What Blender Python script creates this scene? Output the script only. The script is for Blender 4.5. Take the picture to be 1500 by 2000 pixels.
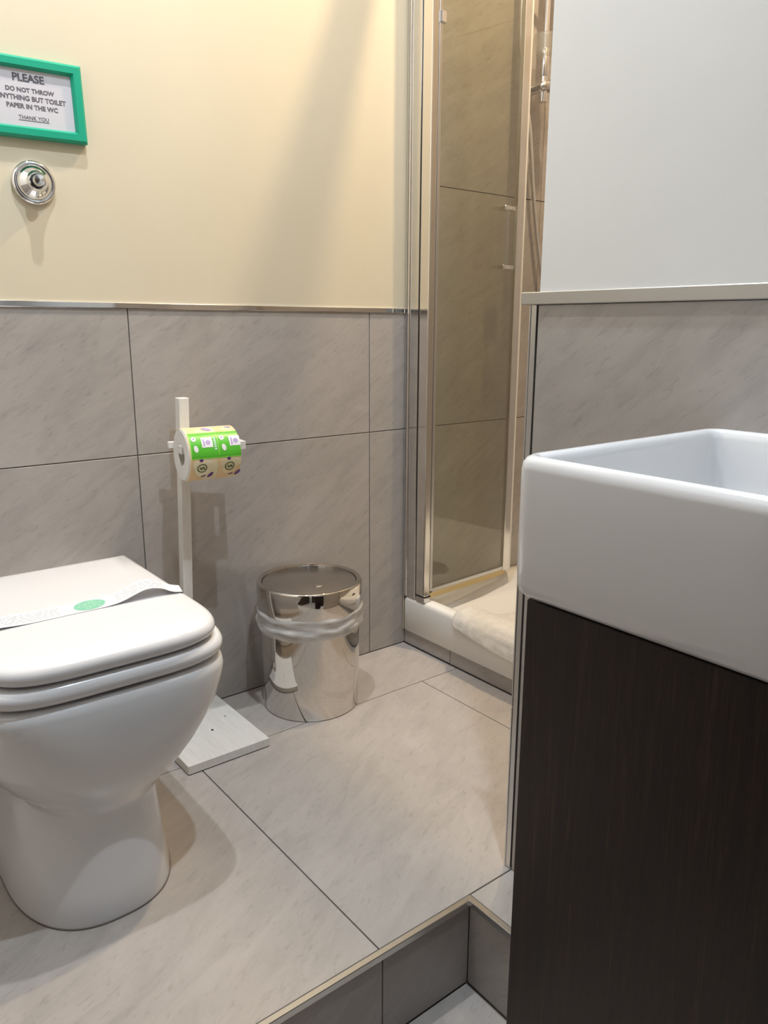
import bpy, bmesh, math, random
from mathutils import Vector, Matrix, noise
random.seed(7)
PI = math.pi
scene = bpy.context.scene
for o in list(bpy.data.objects):
    bpy.data.objects.remove(o, do_unlink=True)
C = scene.collection

# ------------------------------------------------------------------ camera
# world: painted back wall is y=0, raised tiled floor is z=0, x runs to the right along that wall
F_PX, PITCH, YAW, ROLL = 1510.29, math.radians(13.529), math.radians(38.1208), math.radians(0.2123)
CAM = Vector((-0.2650, -1.5463, 0.8547))
fwd = Vector((math.sin(YAW) * math.cos(PITCH), math.cos(YAW) * math.cos(PITCH), -math.sin(PITCH)))
rgt = Vector((math.cos(YAW), -math.sin(YAW), 0))
upv = rgt.cross(fwd)
r2 = rgt * math.cos(ROLL) + upv * math.sin(ROLL)
u2 = -rgt * math.sin(ROLL) + upv * math.cos(ROLL)
cd = bpy.data.cameras.new('camera')
cd.sensor_fit = 'VERTICAL'
cd.sensor_height = 36.0
cd.lens = F_PX / 2000.0 * 36.0
cd.clip_start = 0.01
cam = bpy.data.objects.new('camera', cd)
C.objects.link(cam)
cam.matrix_world = Matrix(((r2.x, u2.x, -fwd.x, CAM.x), (r2.y, u2.y, -fwd.y, CAM.y), (r2.z, u2.z, -fwd.z, CAM.z), (0, 0, 0, 1)))
scene.camera = cam

# ------------------------------------------------------------------ world, lamps, exposure
w = bpy.data.worlds.new('world')
scene.world = w
w.use_nodes = True
w.node_tree.nodes['Background'].inputs[0].default_value = (0.9, 0.95, 1, 1)
w.node_tree.nodes['Background'].inputs[1].default_value = 0.02
scene.view_settings.view_transform = 'Standard'
scene.view_settings.look = 'None'
scene.view_settings.gamma = 1.0
scene.view_settings.use_curve_mapping = False
scene.view_settings.exposure = 0.12
CEIL = 2.50
# position, watts, colour, label of the three recessed ceiling spots
LAMPS = [((0.20, -0.50), 13.5, (0.95, 0.965, 1.0), 'round chrome downlight in the ceiling above the toilet'),
         ((0.36, -1.10), 16.0, (0.76, 0.88, 1.0), 'round chrome downlight in the ceiling above the basin'),
         ((1.16, -0.42), 19.5, (1.0, 0.76, 0.48), 'round chrome downlight in the ceiling of the shower')]

# ------------------------------------------------------------------ materials
def new_mat(name):
    m = bpy.data.materials.new(name)
    m.use_nodes = True
    nt = m.node_tree
    return m, nt, nt.nodes['Principled BSDF']

def simple(name, col, rough=0.4, metal=0.0, coat=0.0, spec=0.5):
    m, nt, b = new_mat(name)
    b.inputs['Base Color'].default_value = (*col, 1)
    b.inputs['Roughness'].default_value = rough
    b.inputs['Metallic'].default_value = metal
    b.inputs['Coat Weight'].default_value = coat
    b.inputs['Coat Roughness'].default_value = 0.05
    b.inputs['Specular IOR Level'].default_value = spec
    return m

def noise_node(nt, vec, scale, detail=4, rough=0.55, dist=0.0):
    n = nt.nodes.new('ShaderNodeTexNoise')
    n.inputs['Scale'].default_value = scale
    n.inputs['Detail'].default_value = detail
    n.inputs['Roughness'].default_value = rough
    n.inputs['Distortion'].default_value = dist
    nt.links.new(vec, n.inputs['Vector'])
    return n.outputs['Fac']

def ramp(nt, fac, stops):
    r = nt.nodes.new('ShaderNodeValToRGB')
    els = r.color_ramp.elements
    while len(els) < len(stops):
        els.new(0.5)
    for e, (p, c) in zip(els, stops):
        e.position = p
        e.color = (*c, 1)
    nt.links.new(fac, r.inputs[0])
    return r.outputs[0]

def mapping(nt, vec, scale=(1, 1, 1), rot=(0, 0, 0)):
    m = nt.nodes.new('ShaderNodeMapping')
    m.inputs['Scale'].default_value = scale
    m.inputs['Rotation'].default_value = rot
    nt.links.new(vec, m.inputs['Vector'])
    return m.outputs[0]

def mixc(nt, fac, a, b, mode='MIX'):
    m = nt.nodes.new('ShaderNodeMix')
    m.data_type = 'RGBA'
    m.blend_type = mode
    if isinstance(fac, float):
        m.inputs[0].default_value = fac
    else:
        nt.links.new(fac, m.inputs[0])
    for k, v in ((6, a), (7, b)):
        if isinstance(v, tuple):
            m.inputs[k].default_value = (*v, 1)
        else:
            nt.links.new(v, m.inputs[k])
    return m.outputs[2]

def bump(nt, b, height, strength=0.1, dist=0.002):
    n = nt.nodes.new('ShaderNodeBump')
    n.inputs['Strength'].default_value = strength
    n.inputs['Distance'].default_value = dist
    nt.links.new(height, n.inputs['Height'])
    nt.links.new(n.outputs[0], b.inputs['Normal'])

def tile_material(name, base, plane, rough=0.34):
    """slate-look porcelain: soft clouds, slanting streaks and short dark veins; shifted from tile to tile"""
    m, nt, b = new_mat(name)
    geo = nt.nodes.new('ShaderNodeNewGeometry')
    info = nt.nodes.new('ShaderNodeObjectInfo')
    add = nt.nodes.new('ShaderNodeVectorMath')
    add.operation = 'ADD'
    sc = nt.nodes.new('ShaderNodeVectorMath')
    sc.operation = 'SCALE'
    comb = nt.nodes.new('ShaderNodeCombineXYZ')
    for i in range(3):
        nt.links.new(info.outputs['Random'], comb.inputs[i])
    nt.links.new(comb.outputs[0], sc.inputs[0])
    sc.inputs['Scale'].default_value = 7.0
    nt.links.new(geo.outputs['Position'], add.inputs[0])
    nt.links.new(sc.outputs[0], add.inputs[1])
    p = add.outputs[0]
    rot = {'y': (0, math.radians(34), 0), 'x': (math.radians(38), 0, 0), 'z': (0, 0, math.radians(-28))}[plane]
    sca = {'y': (2.2, 1, 9), 'x': (1, 2.2, 9), 'z': (2.4, 8, 1)}[plane]
    pr = nt.nodes.new('ShaderNodeVectorRotate')
    pr.rotation_type = 'EULER_XYZ'
    pr.inputs['Rotation'].default_value = rot
    nt.links.new(p, pr.inputs['Vector'])
    ps = mapping(nt, pr.outputs[0], sca)
    clouds = noise_node(nt, p, 4.5, 4, 0.6, 0.4)
    streak = noise_node(nt, ps, 3.2, 6, 0.62, 0.9)
    fine = noise_node(nt, ps, 16, 5, 0.7, 0.5)
    r1, r2_, r3 = [tuple(c * k for c in base) for k in (0.80, 1.0, 1.16)]
    c1 = ramp(nt, streak, [(0.30, r1), (0.50, r2_), (0.72, r3)])
    c2 = mixc(nt, 0.45, c1, ramp(nt, clouds, [(0.3, tuple(c * 0.85 for c in base)), (0.7, (base[0] * 1.1, base[1] * 1.1, base[2] * 1.13))]))
    vein = ramp(nt, fine, [(0.0, (0.72, 0.70, 0.68)), (0.36, (0.86, 0.85, 0.84)), (0.44, (1, 1, 1)), (0.66, (1, 1, 1)), (0.8, (1.08, 1.08, 1.08))])
    c3 = mixc(nt, 0.85, c2, vein, 'MULTIPLY')
    nt.links.new(c3, b.inputs['Base Color'])
    b.inputs['Roughness'].default_value = rough
    bump(nt, b, fine, 0.10, 0.0015)
    return m

TILE = (0.432, 0.398, 0.368)
M = {}
M['tile_y'] = tile_material('tile_back', TILE, 'y')
M['tile_x'] = tile_material('tile_side', TILE, 'x')
M['tile_z'] = tile_material('tile_floor', tuple(c * 1.06 for c in TILE), 'z', 0.30)
M['grout'] = simple('grout', (0.20, 0.175, 0.155), 0.9)

def plaster(name, col):
    m, nt, b = new_mat(name)
    geo = nt.nodes.new('ShaderNodeNewGeometry')
    n1 = noise_node(nt, geo.outputs['Position'], 3.0, 3)
    n2 = noise_node(nt, geo.outputs['Position'], 140, 3)
    nt.links.new(ramp(nt, n1, [(0.3, tuple(c * 0.97 for c in col)), (0.7, tuple(min(1, c * 1.02) for c in col))]), b.inputs['Base Color'])
    b.inputs['Roughness'].default_value = 0.55
    bump(nt, b, n2, 0.06, 0.001)
    return m

M['cream'] = plaster('cream_paint', (0.70, 0.62, 0.46))
M['white_paint'] = plaster('white_paint', (0.83, 0.83, 0.81))
M['ceiling'] = plaster('ceiling_paint', (0.85, 0.84, 0.82))
M['ceramic'] = simple('white_ceramic', (0.80, 0.80, 0.81), 0.12, 0, 0.4)
M['plastic'] = simple('white_plastic', (0.82, 0.815, 0.83), 0.16, 0, 0.2)
M['acrylic'] = simple('white_acrylic', (0.86, 0.85, 0.82), 0.22)
M['chrome'] = simple('chrome', (0.80, 0.80, 0.81), 0.07, 1.0)
M['alu'] = simple('brushed_aluminium', (0.66, 0.65, 0.63), 0.30, 1.0)
M['satin'] = simple('satin_grey_aluminium', (0.50, 0.49, 0.475), 0.42, 1.0)
M['profile'] = simple('polished_aluminium', (0.78, 0.765, 0.74), 0.16, 1.0)
M['gasket'] = simple('black_rubber_gasket', (0.02, 0.02, 0.02), 0.6)
M['seal'] = simple('yellowed_door_seal', (0.62, 0.47, 0.22), 0.4)
M['old_sealant'] = simple('stained_sealant', (0.45, 0.39, 0.29), 0.5)
M['hose'] = simple('ribbed_hose_steel', (0.88, 0.87, 0.86), 0.22, 1.0)
M['green'] = simple('green_painted_wood', (0.0, 0.36, 0.215), 0.38)
M['paper'] = simple('white_paper', (0.62, 0.60, 0.64), 0.7)
M['ink'] = simple('printed_ink', (0.11, 0.10, 0.12), 0.7)
M['greyink'] = simple('pale_grey_ink', (0.46, 0.45, 0.49), 0.7)
M['strip_paper'] = simple('bright_strip_paper', (0.88, 0.875, 0.89), 0.6)
M['mint'] = simple('mint_ink', (0.24, 0.60, 0.42), 0.6)
M['mint_light'] = simple('pale_mint_ink', (0.55, 0.80, 0.66), 0.6)
M['steel'] = simple('polished_steel', (0.70, 0.67, 0.63), 0.045, 1.0)
M['steel_brushed'] = simple('brushed_steel', (0.50, 0.475, 0.45), 0.26, 1.0)
M['tissue'] = simple('white_tissue', (0.80, 0.79, 0.77), 0.9)
M['cardboard'] = simple('pale_cardboard', (0.55, 0.50, 0.43), 0.9)
M['label_green'] = simple('bright_green_print', (0.10, 0.50, 0.035), 0.3)
M['label_lime'] = simple('lime_print_edge', (0.30, 0.70, 0.10), 0.3)
M['label_white'] = simple('white_print', (0.80, 0.80, 0.82), 0.4)
M['lilac'] = simple('lilac_print', (0.45, 0.36, 0.62), 0.4)
M['purple'] = simple('purple_print', (0.12, 0.035, 0.22), 0.4)
M['olive'] = simple('olive_green_print', (0.06, 0.13, 0.03), 0.5)
M['orange_print'] = simple('pale_orange_print', (0.86, 0.62, 0.34), 0.45)
M['added_door_dark'] = simple('added_door_dark_brown', (0.05, 0.032, 0.024), 0.4)  # dark surface for the two unseen doors added to soak up bounced light
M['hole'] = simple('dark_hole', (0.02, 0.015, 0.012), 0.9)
M['clear_plastic'] = None

def wrapper_material():
    m, nt, b = new_mat('cream_wrapper')
    tc = nt.nodes.new('ShaderNodeTexCoord')
    n = noise_node(nt, tc.outputs['Object'], 22, 2)
    nt.links.new(ramp(nt, n, [(0.4, (0.84, 0.76, 0.52)), (0.62, (0.86, 0.66, 0.38))]), b.inputs['Base Color'])
    b.inputs['Roughness'].default_value = 0.35
    return m
M['wrapper'] = wrapper_material()

def white_wood():
    m, nt, b = new_mat('white_painted_wood')
    tc = nt.nodes.new('ShaderNodeTexCoord')
    n = noise_node(nt, mapping(nt, tc.outputs['Object'], (30, 4, 4)), 6, 3)
    nt.links.new(ramp(nt, n, [(0.3, (0.76, 0.74, 0.70)), (0.7, (0.83, 0.815, 0.78))]), b.inputs['Base Color'])
    b.inputs['Roughness'].default_value = 0.42
    bump(nt, b, n, 0.05, 0.001)
    return m
M['white_wood'] = white_wood()

def wenge():
    m, nt, b = new_mat('dark_wenge_veneer')
    geo = nt.nodes.new('ShaderNodeNewGeometry')
    v1 = mapping(nt, geo.outputs['Position'], (60, 60, 1.6))
    v2 = mapping(nt, geo.outputs['Position'], (420, 420, 16))
    n1 = noise_node(nt, v1, 2.2, 5, 0.65, 0.6)
    n2 = noise_node(nt, v2, 1.6, 4, 0.7)
    c1 = ramp(nt, n1, [(0.30, (0.008, 0.004, 0.003)), (0.55, (0.019, 0.0095, 0.0068)), (0.75, (0.048, 0.024, 0.016))])
    c2 = ramp(nt, n2, [(0.38, (0.35, 0.35, 0.35)), (0.64, (1.7, 1.6, 1.5))])
    nt.links.new(mixc(nt, 0.8, c1, c2, 'MULTIPLY'), b.inputs['Base Color'])
    b.inputs['Roughness'].default_value = 0.42
    bump(nt, b, n2, 0.15, 0.0006)
    return m
M['wenge'] = wenge()

def pane_material(name, tint, fac_ior=1.5, haze=0.0, haze_col=(0.8, 0.8, 0.75)):
    m = bpy.data.materials.new(name)
    m.use_nodes = True
    nt = m.node_tree
    nt.nodes.clear()
    out = nt.nodes.new('ShaderNodeOutputMaterial')
    tr = nt.nodes.new('ShaderNodeBsdfTransparent')
    tr.inputs[0].default_value = (*tint, 1)
    gl = nt.nodes.new('ShaderNodeBsdfGlossy')
    gl.inputs['Roughness'].default_value = 0.03
    gl.inputs['Color'].default_value = (0.95, 0.96, 0.95, 1)
    fr = nt.nodes.new('ShaderNodeFresnel')      # same reflectance from both faces of the pane
    gm = nt.nodes.new('ShaderNodeNewGeometry')
    mr = nt.nodes.new('ShaderNodeMapRange')
    mr.inputs['To Min'].default_value = fac_ior
    mr.inputs['To Max'].default_value = 1.0 / fac_ior
    nt.links.new(gm.outputs['Backfacing'], mr.inputs['Value'])
    nt.links.new(mr.outputs[0], fr.inputs['IOR'])
    mx = nt.nodes.new('ShaderNodeMixShader')
    nt.links.new(fr.outputs[0], mx.inputs[0])
    nt.links.new(tr.outputs[0], mx.inputs[1])
    nt.links.new(gl.outputs[0], mx.inputs[2])
    last = mx
    if haze > 0:
        df = nt.nodes.new('ShaderNodeBsdfDiffuse')
        df.inputs[0].default_value = (*haze_col, 1)
        mx2 = nt.nodes.new('ShaderNodeMixShader')
        mx2.inputs[0].default_value = haze
        nt.links.new(mx.outputs[0], mx2.inputs[1])
        nt.links.new(df.outputs[0], mx2.inputs[2])
        last = mx2
    nt.links.new(last.outputs[0], out.inputs[0])
    return m
M['glass'] = pane_material('shower_glass', (0.92, 0.92, 0.87), 1.45, 0.012)
M['clear_handle'] = pane_material('clear_acrylic', (0.93, 0.93, 0.9), 1.5, 0.06)
M['clear_plastic'] = pane_material('frosted_clear_plastic', (0.92, 0.92, 0.9), 1.4, 0.12)

def bag_material():
    m = bpy.data.materials.new('thin_bin_liner')
    m.use_nodes = True
    nt = m.node_tree
    nt.nodes.clear()
    out = nt.nodes.new('ShaderNodeOutputMaterial')
    tr = nt.nodes.new('ShaderNodeBsdfTransparent')
    pr = nt.nodes.new('ShaderNodeBsdfPrincipled')
    pr.inputs['Base Color'].default_value = (0.78, 0.77, 0.76, 1)
    pr.inputs['Roughness'].default_value = 0.3
    tc = nt.nodes.new('ShaderNodeTexCoord')
    n = noise_node(nt, mapping(nt, tc.outputs['Object'], (14, 14, 90)), 1.0, 3)
    rp = ramp(nt, n, [(0.3, (0.30, 0.30, 0.30)), (0.7, (0.80, 0.80, 0.80))])
    mx = nt.nodes.new('ShaderNodeMixShader')
    nt.links.new(rp, mx.inputs[0])
    nt.links.new(tr.outputs[0], mx.inputs[1])
    nt.links.new(pr.outputs[0], mx.inputs[2])
    nt.links.new(mx.outputs[0], out.inputs[0])
    return m
M['bag'] = bag_material()

def terry():
    m, nt, b = new_mat('cream_terry_cloth')
    geo = nt.nodes.new('ShaderNodeNewGeometry')
    n = noise_node(nt, geo.outputs['Position'], 420, 3)
    n2 = noise_node(nt, geo.outputs['Position'], 60, 3)
    nt.links.new(ramp(nt, n2, [(0.3, (0.76, 0.72, 0.66)), (0.7, (0.85, 0.82, 0.77))]), b.inputs['Base Color'])
    b.inputs['Roughness'].default_value = 0.95
    b.inputs['Sheen Weight'].default_value = 0.3
    bump(nt, b, n, 0.6, 0.003)
    return m
M['terry'] = terry()

# ------------------------------------------------------------------ mesh helpers
def link(name, bm, mat, parent=None, smooth=False, loc=None):
    me = bpy.data.meshes.new(name)
    bmesh.ops.recalc_face_normals(bm, faces=bm.faces)
    bm.to_mesh(me)
    bm.free()
    if smooth:
        for p in me.polygons:
            p.use_smooth = True
        if smooth is not True:
            me.set_sharp_from_angle(angle=smooth)
    me.materials.append(mat)
    o = bpy.data.objects.new(name, me)
    C.objects.link(o)
    if loc is not None:
        o.location = loc
    if parent is not None:
        o.parent = parent
    return o

def box(x0, x1, y0, y1, z0, z1, bev=0.0, seg=1, bm=None):
    b = bmesh.new()
    vs = [b.verts.new((x, y, z)) for x in (x0, x1) for y in (y0, y1) for z in (z0, z1)]
    for f in ((0, 1, 3, 2), (4, 6, 7, 5), (0, 4, 5, 1), (2, 3, 7, 6), (0, 2, 6, 4), (1, 5, 7, 3)):
        b.faces.new([vs[i] for i in f])
    if bev > 0:
        bmesh.ops.bevel(b, geom=list(b.edges), offset=bev, segments=seg, profile=0.5, affect='EDGES')
    if bm is None:
        return b
    me = bpy.data.meshes.new('tmp')
    b.to_mesh(me)
    b.free()
    bm.from_mesh(me)
    bpy.data.meshes.remove(me)
    return bm

def boxes(lst, bev=0.0):
    bm = bmesh.new()
    for l in lst:
        box(*l, bev=bev, bm=bm)
    return bm

def lathe(profile, n=48, axis='z', center=(0, 0, 0), closed=False):
    bm = bmesh.new()
    rings = []
    cx, cy, cz = center
    for r, h in profile:
        ring = []
        for i in range(n):
            a = 2 * PI * i / n
            c, s = r * math.cos(a), r * math.sin(a)
            if axis == 'z':
                p = (cx + c, cy + s, cz + h)
            elif axis == 'y':
                p = (cx + c, cy + h, cz + s)
            else:
                p = (cx + h, cy + c, cz + s)
            ring.append(bm.verts.new(p))
        rings.append(ring)
    prs = list(zip(rings, rings[1:]))
    if closed:
        prs.append((rings[-1], rings[0]))
    for a, b in prs:
        for i in range(n):
            bm.faces.new((a[i], a[(i + 1) % n], b[(i + 1) % n], b[i]))
    if not closed:
        for rg in (rings[0], rings[-1]):
            bm.faces.new(rg)
    return bm

def loft(sections, cap0=True, cap1=True, loop=False):
    bm = bmesh.new()
    R = [[bm.verts.new(p) for p in s] for s in sections]
    n = len(R[0])
    prs = list(zip(R, R[1:]))
    if loop:
        prs.append((R[-1], R[0]))
    for a, b in prs:
        for i in range(n):
            bm.faces.new((a[i], a[(i + 1) % n], b[(i + 1) % n], b[i]))
    if not loop:
        if cap0:
            bm.faces.new(list(reversed(R[0])))
        if cap1:
            bm.faces.new(R[-1])
    return bm

def tube(path, r, n=10):
    secs = []
    path = [Vector(p) for p in path]
    for i, p in enumerate(path):
        t = (path[min(i + 1, len(path) - 1)] - path[max(i - 1, 0)]).normalized()
        ref = Vector((0, 1, 0)) if abs(t.y) < 0.9 else Vector((1, 0, 0))
        a = t.cross(ref).normalized()
        b = t.cross(a)
        rr = r[i] if isinstance(r, (list, tuple)) else r
        secs.append([p + a * rr * math.cos(2 * PI * k / n) + b * rr * math.sin(2 * PI * k / n) for k in range(n)])
    return loft(secs)

def rrect(cx, cy, hx, hy, rc, z, n=6):
    pts = []
    for k, (sx, sy) in enumerate(((1, 1), (-1, 1), (-1, -1), (1, -1))):
        for i in range(n + 1):
            a = PI / 2 * (k + i / n)
            pts.append((cx + sx * (hx - rc) + rc * math.cos(a), cy + sy * (hy - rc) + rc * math.sin(a), z))
    return pts

def tag(o, label, cat, group=None):
    o['label'] = label
    o['category'] = cat
    if group:
        o['group'] = group
    return o

def thing(name, label, cat, loc=(0, 0, 0), rz=0.0, group=None):
    o = bpy.data.objects.new(name, None)
    o.empty_display_size = 0.05
    C.objects.link(o)
    o.location = loc
    o.rotation_euler = (0, 0, rz)
    return tag(o, label, cat, group)

def struct(name, bm, mat, label, smooth=False):
    o = link(name, bm, mat, None, smooth)
    o['kind'] = 'structure'
    o['label'] = label
    return o

def text_mesh(s, bold=0.0):
    cu = bpy.data.curves.new('txt', 'FONT')
    cu.body = s
    cu.align_x = 'CENTER'
    cu.size = 1.0
    cu.offset = bold
    cu.resolution_u = 3
    to = bpy.data.objects.new('txt', cu)
    C.objects.link(to)
    dg = bpy.context.evaluated_depsgraph_get()
    me = bpy.data.meshes.new_from_object(to.evaluated_get(dg))
    bpy.data.objects.remove(to, do_unlink=True)
    return me

# ------------------------------------------------------------------ the room shell
ZT = 0.893          # height of the tiled dado
XR = 0.566          # tiled face of the right-hand wall
YR = -0.810         # end of that wall, where the shower begins
XS = 1.014          # front of the shower tray
XF = 1.80           # far wall of the shower
XL, YF = -0.62, -2.30
ZL = -0.152         # lower floor
YS, XC = -0.833, 0.464   # step edge and its inner corner
G = 0.0011          # half a joint
D = 0.003           # how far a tile stands proud of its bed

def tiles_y(parent, xs, zs, skip=None):
    for x0, x1 in xs:
        for z0, z1 in zs:
            link('tile', box(x0 + G, x1 - G, 0.0, D, z0 + G, z1 - G, 0.0006), M['tile_y'], parent)

# back wall
wb = struct('wall_back', box(XL - 0.1, XF + 0.1, D, 0.12, ZL - 0.1, CEIL), M['grout'], 'painted and tiled wall behind the toilet')
link('plaster', box(XL, 1.022, 0.0005, D, ZT + 0.002, CEIL), M['cream'], wb)['label'] = 'cream painted upper wall'
tiles_y(wb, [(XL, -0.295), (-0.295, 0.306), (0.306, 0.9015), (0.9015, 1.024)], [(0.0, 0.5945), (0.5945, ZT)])
tiles_y(wb, [(1.024, 1.5015), (1.5015, XF)], [(0.03, 0.5945), (0.5945, 1.195), (1.195, 1.795), (1.795, CEIL)])
# right wall with its shower-side end
wr = struct('wall_right', boxes([(XR + D, XF + 0.1, YF, YR - D, ZL - 0.1, 0.886), (XR + D, XF + 0.1, YF, -0.825 - D, 0.886, CEIL)]), M['grout'], 'tiled and white painted wall behind the basin')
pl = box(XR + 0.0005, XR + D, YF, -0.825, ZT + 0.006, CEIL, bm=None)
link('plaster', pl, M['white_paint'], wr)['label'] = 'white painted upper wall'
for y0, y1 in ((-1.423, -0.823), (-2.023, -1.423), (YF, -2.023)):
    for z0, z1 in ((-0.006 if y0 > -1.2 else ZL, 0.5945), (0.5945, 0.884)):
        link('tile', box(XR, XR + D, y0 + G, y1 - G, max(z0, 0.0) + G, z1 - G, 0.0006), M['tile_x'], wr)
for x0, x1 in ((XR + 0.013, 1.10), (1.10, XF)):
    for z0, z1, yy in ((0.0, 0.5945, YR), (0.5945, 0.886, YR), (0.886, 1.195, -0.825), (1.195, 1.795, -0.825), (1.795, CEIL, -0.825)):
        link('tile', box(x0 + G, x1 - G, yy - D, yy, z0 + G, z1 - G, 0.0006), M['tile_y'], wr)
# far shower wall, left and front walls, ceiling
ws = struct('wall_shower', box(XF + D, XF + 0.1, YR, D, -0.1, CEIL), M['grout'], 'tiled far wall of the shower')
for y0, y1 in ((-0.6, 0.0), (YR, -0.6)):
    for z0, z1 in ((0.03, 0.5945), (0.5945, 1.195), (1.195, 1.795), (1.795, CEIL)):
        link('tile', box(XF, XF + D, y0 + G, y1 - G, z0 + G, z1 - G, 0.0006), M['tile_x'], ws)
wl = struct('wall_left', box(XL - 0.1, XL, YF, D, ZL - 0.1, CEIL), M['white_paint'], 'white wall left of the toilet, outside the picture')
for y0, y1 in ((-0.6, 0.0), (-1.2, -0.6), (-1.8, -1.2), (YF, -1.8)):
    for z0, z1 in ((ZL if y0 < -0.7 else 0.0, 0.5945), (0.5945, ZT)):
        link('tile', box(XL, XL + D, y0 + G, y1 - G, z0 + G, z1 - G, 0.0006), M['tile_x'], wl)
wf = struct('wall_front', box(XL - 0.1, XF + 0.1, YF - 0.1, YF, ZL - 0.1, CEIL), M['white_paint'], 'white wall behind the photographer')
d1 = struct('added_door_1', box(XL + D, XL + 0.04, -1.98, -0.92, ZL, 1.95, 0.004), M['added_door_dark'], 'unseen dark brown door added opposite the basin to darken its front')  # unseen door, added so less light bounces onto the basin front
link('handle', tube([(XL + 0.03, -1.06, 0.88), (XL + 0.085, -1.06, 0.88), (XL + 0.09, -1.07, 0.88), (XL + 0.09, -1.18, 0.88)], 0.009), M['chrome'], d1, True)
d2 = struct('added_door_2', box(-0.52, 0.50, YF, YF + 0.035, ZL, 1.95, 0.004), M['added_door_dark'], 'unseen dark brown door added behind the photographer to cut bounced light')  # second added door, keeps the front wall from brightening the basin
link('handle', tube([(0.40, YF + 0.03, 0.88), (0.40, YF + 0.085, 0.88), (0.39, YF + 0.09, 0.88), (0.28, YF + 0.09, 0.88)], 0.009), M['chrome'], d2, True)
struct('ceiling', box(XL - 0.1, XF + 0.1, YF - 0.1, 0.12, CEIL, CEIL + 0.1), M['ceiling'], 'white ceiling')

# raised floor with the step
bm = boxes([(XL, XS + 0.02, YS + 0.006, D, ZL - 0.02, -D), (XC + 0.006, XR + D, -1.06, YS + 0.006, ZL - 0.02, -D)])
fp = struct('floor_raised', bm, M['grout'], 'raised floor of large warm grey tiles')
def ftile(x0, x1, y0, y1, z=0.0, parent=None):
    return link('tile', box(x0 + G, x1 - G, y0 + G, y1 - G, z - D, z, 0.0006), M['tile_z'], parent)
for x0, x1 in ((XL, -0.303), (-0.303, 0.297), (0.297, 0.899), (0.899, XS + 0.004)):
    ftile(x0, x1, -0.823, -0.217, 0, fp)
for x0, x1 in ((XL, 0.0), (0.0, 0.6), (0.6, XS + 0.004)):
    ftile(x0, x1, -0.217, 0.0, 0, fp)
ftile(0.474, XR + D, -1.06, -0.823, 0, fp)
# riser tiles
for x0, x1 in ((XL, -0.303), (-0.303, 0.297), (0.297, XC + 0.003)):
    link('riser_tile', box(x0 + G, x1 - G, YS + 0.002, YS + 0.006, ZL + 0.001, -0.0115, 0.0005), M['tile_y'], fp)
link('riser_tile', box(XC + 0.002, XC + 0.006, -1.06, YS + 0.001, ZL + 0.001, -0.0115, 0.0005), M['tile_x'], fp)
# lower floor
fl = struct('floor', box(XL - 0.1, XR + D, YF, YS + 0.006, ZL - 0.1, ZL - D), M['grout'], 'lower floor in front of the step')
for x0, x1 in ((XL, -0.16), (-0.16, XC)):
    for y0, y1 in ((-1.44, YS + 0.002), (-2.04, -1.44), (YF, -2.04)):
        ftile(x0, x1, y0, y1, ZL, fl)
for y0, y1 in ((-1.66, -1.06), (YF, -1.66)):
    ftile(XC, XR, y0, y1, ZL, fl)

# metal trims
def trim(n, bm, mat, label, smooth=False):
    return struct('trim_%d' % n, bm, mat, label, smooth)
trim(1, box(XL, 1.012, -0.004, D, ZT - 0.007, ZT + 0.004, 0.001), M['chrome'], 'chrome strip along the top of the back wall tiles')
t2 = box(XR - 0.004, XR + D, YF, -0.795, 0.8835, 0.900, 0.001)
trim(2, t2, M['satin'], 'satin metal ledge along the top of the right wall tiles')
t3 = trim(3, box(XR - 0.0015, XR + 0.012, -0.812, YR + 0.001, 0.0, 0.283, 0.0005), M['alu'], 'satin corner profile on the end of the right wall')
link('upper_length', box(XR - 0.0015, XR + 0.012, -0.812, YR + 0.001, 0.284, 0.883, 0.0005), M['alu'], t3)
link('profile_flange', box(XR - 0.001, XR + 0.0005, -0.8215, -0.8125, 0.001, 0.883, 0.0003), M['alu'], t3)
trim(4, boxes([(XL, XC, YS - 0.0005, YS + 0.0095, -0.010, 0.0008), (XC - 0.0005, XC + 0.0095, -1.06, YS + 0.0095, -0.010, 0.0009)], 0.0008), M['alu'],
     'chrome nosing along the edge of the step')

# ------------------------------------------------------------------ toilet
def sup(xc, w, yf, yb, n, L, z, N=26):
    """plan outline: straight sides from the wall (yb), superellipse nose reaching y = yf"""
    pts = []
    ys = yf + L
    for k in range(3):
        pts.append((xc + w, yb + (ys - yb) * k / 3, z))
    for i in range(2 * N + 1):
        a = PI * i / (2 * N)
        c, s = math.cos(a), math.sin(a)
        pts.append((xc + w * math.copysign(abs(c) ** (2 / n), c), ys - L * abs(s) ** (2 / n), z))
    for k in (2, 1, 0):
        pts.append((xc - w, yb + (ys - yb) * k / 3, z))
    return pts

tx = 0.055
toilet = thing('toilet', 'white ceramic floor-standing toilet with closed lid under the green sign', 'toilet', (tx, 0, 0))
body = []
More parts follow.
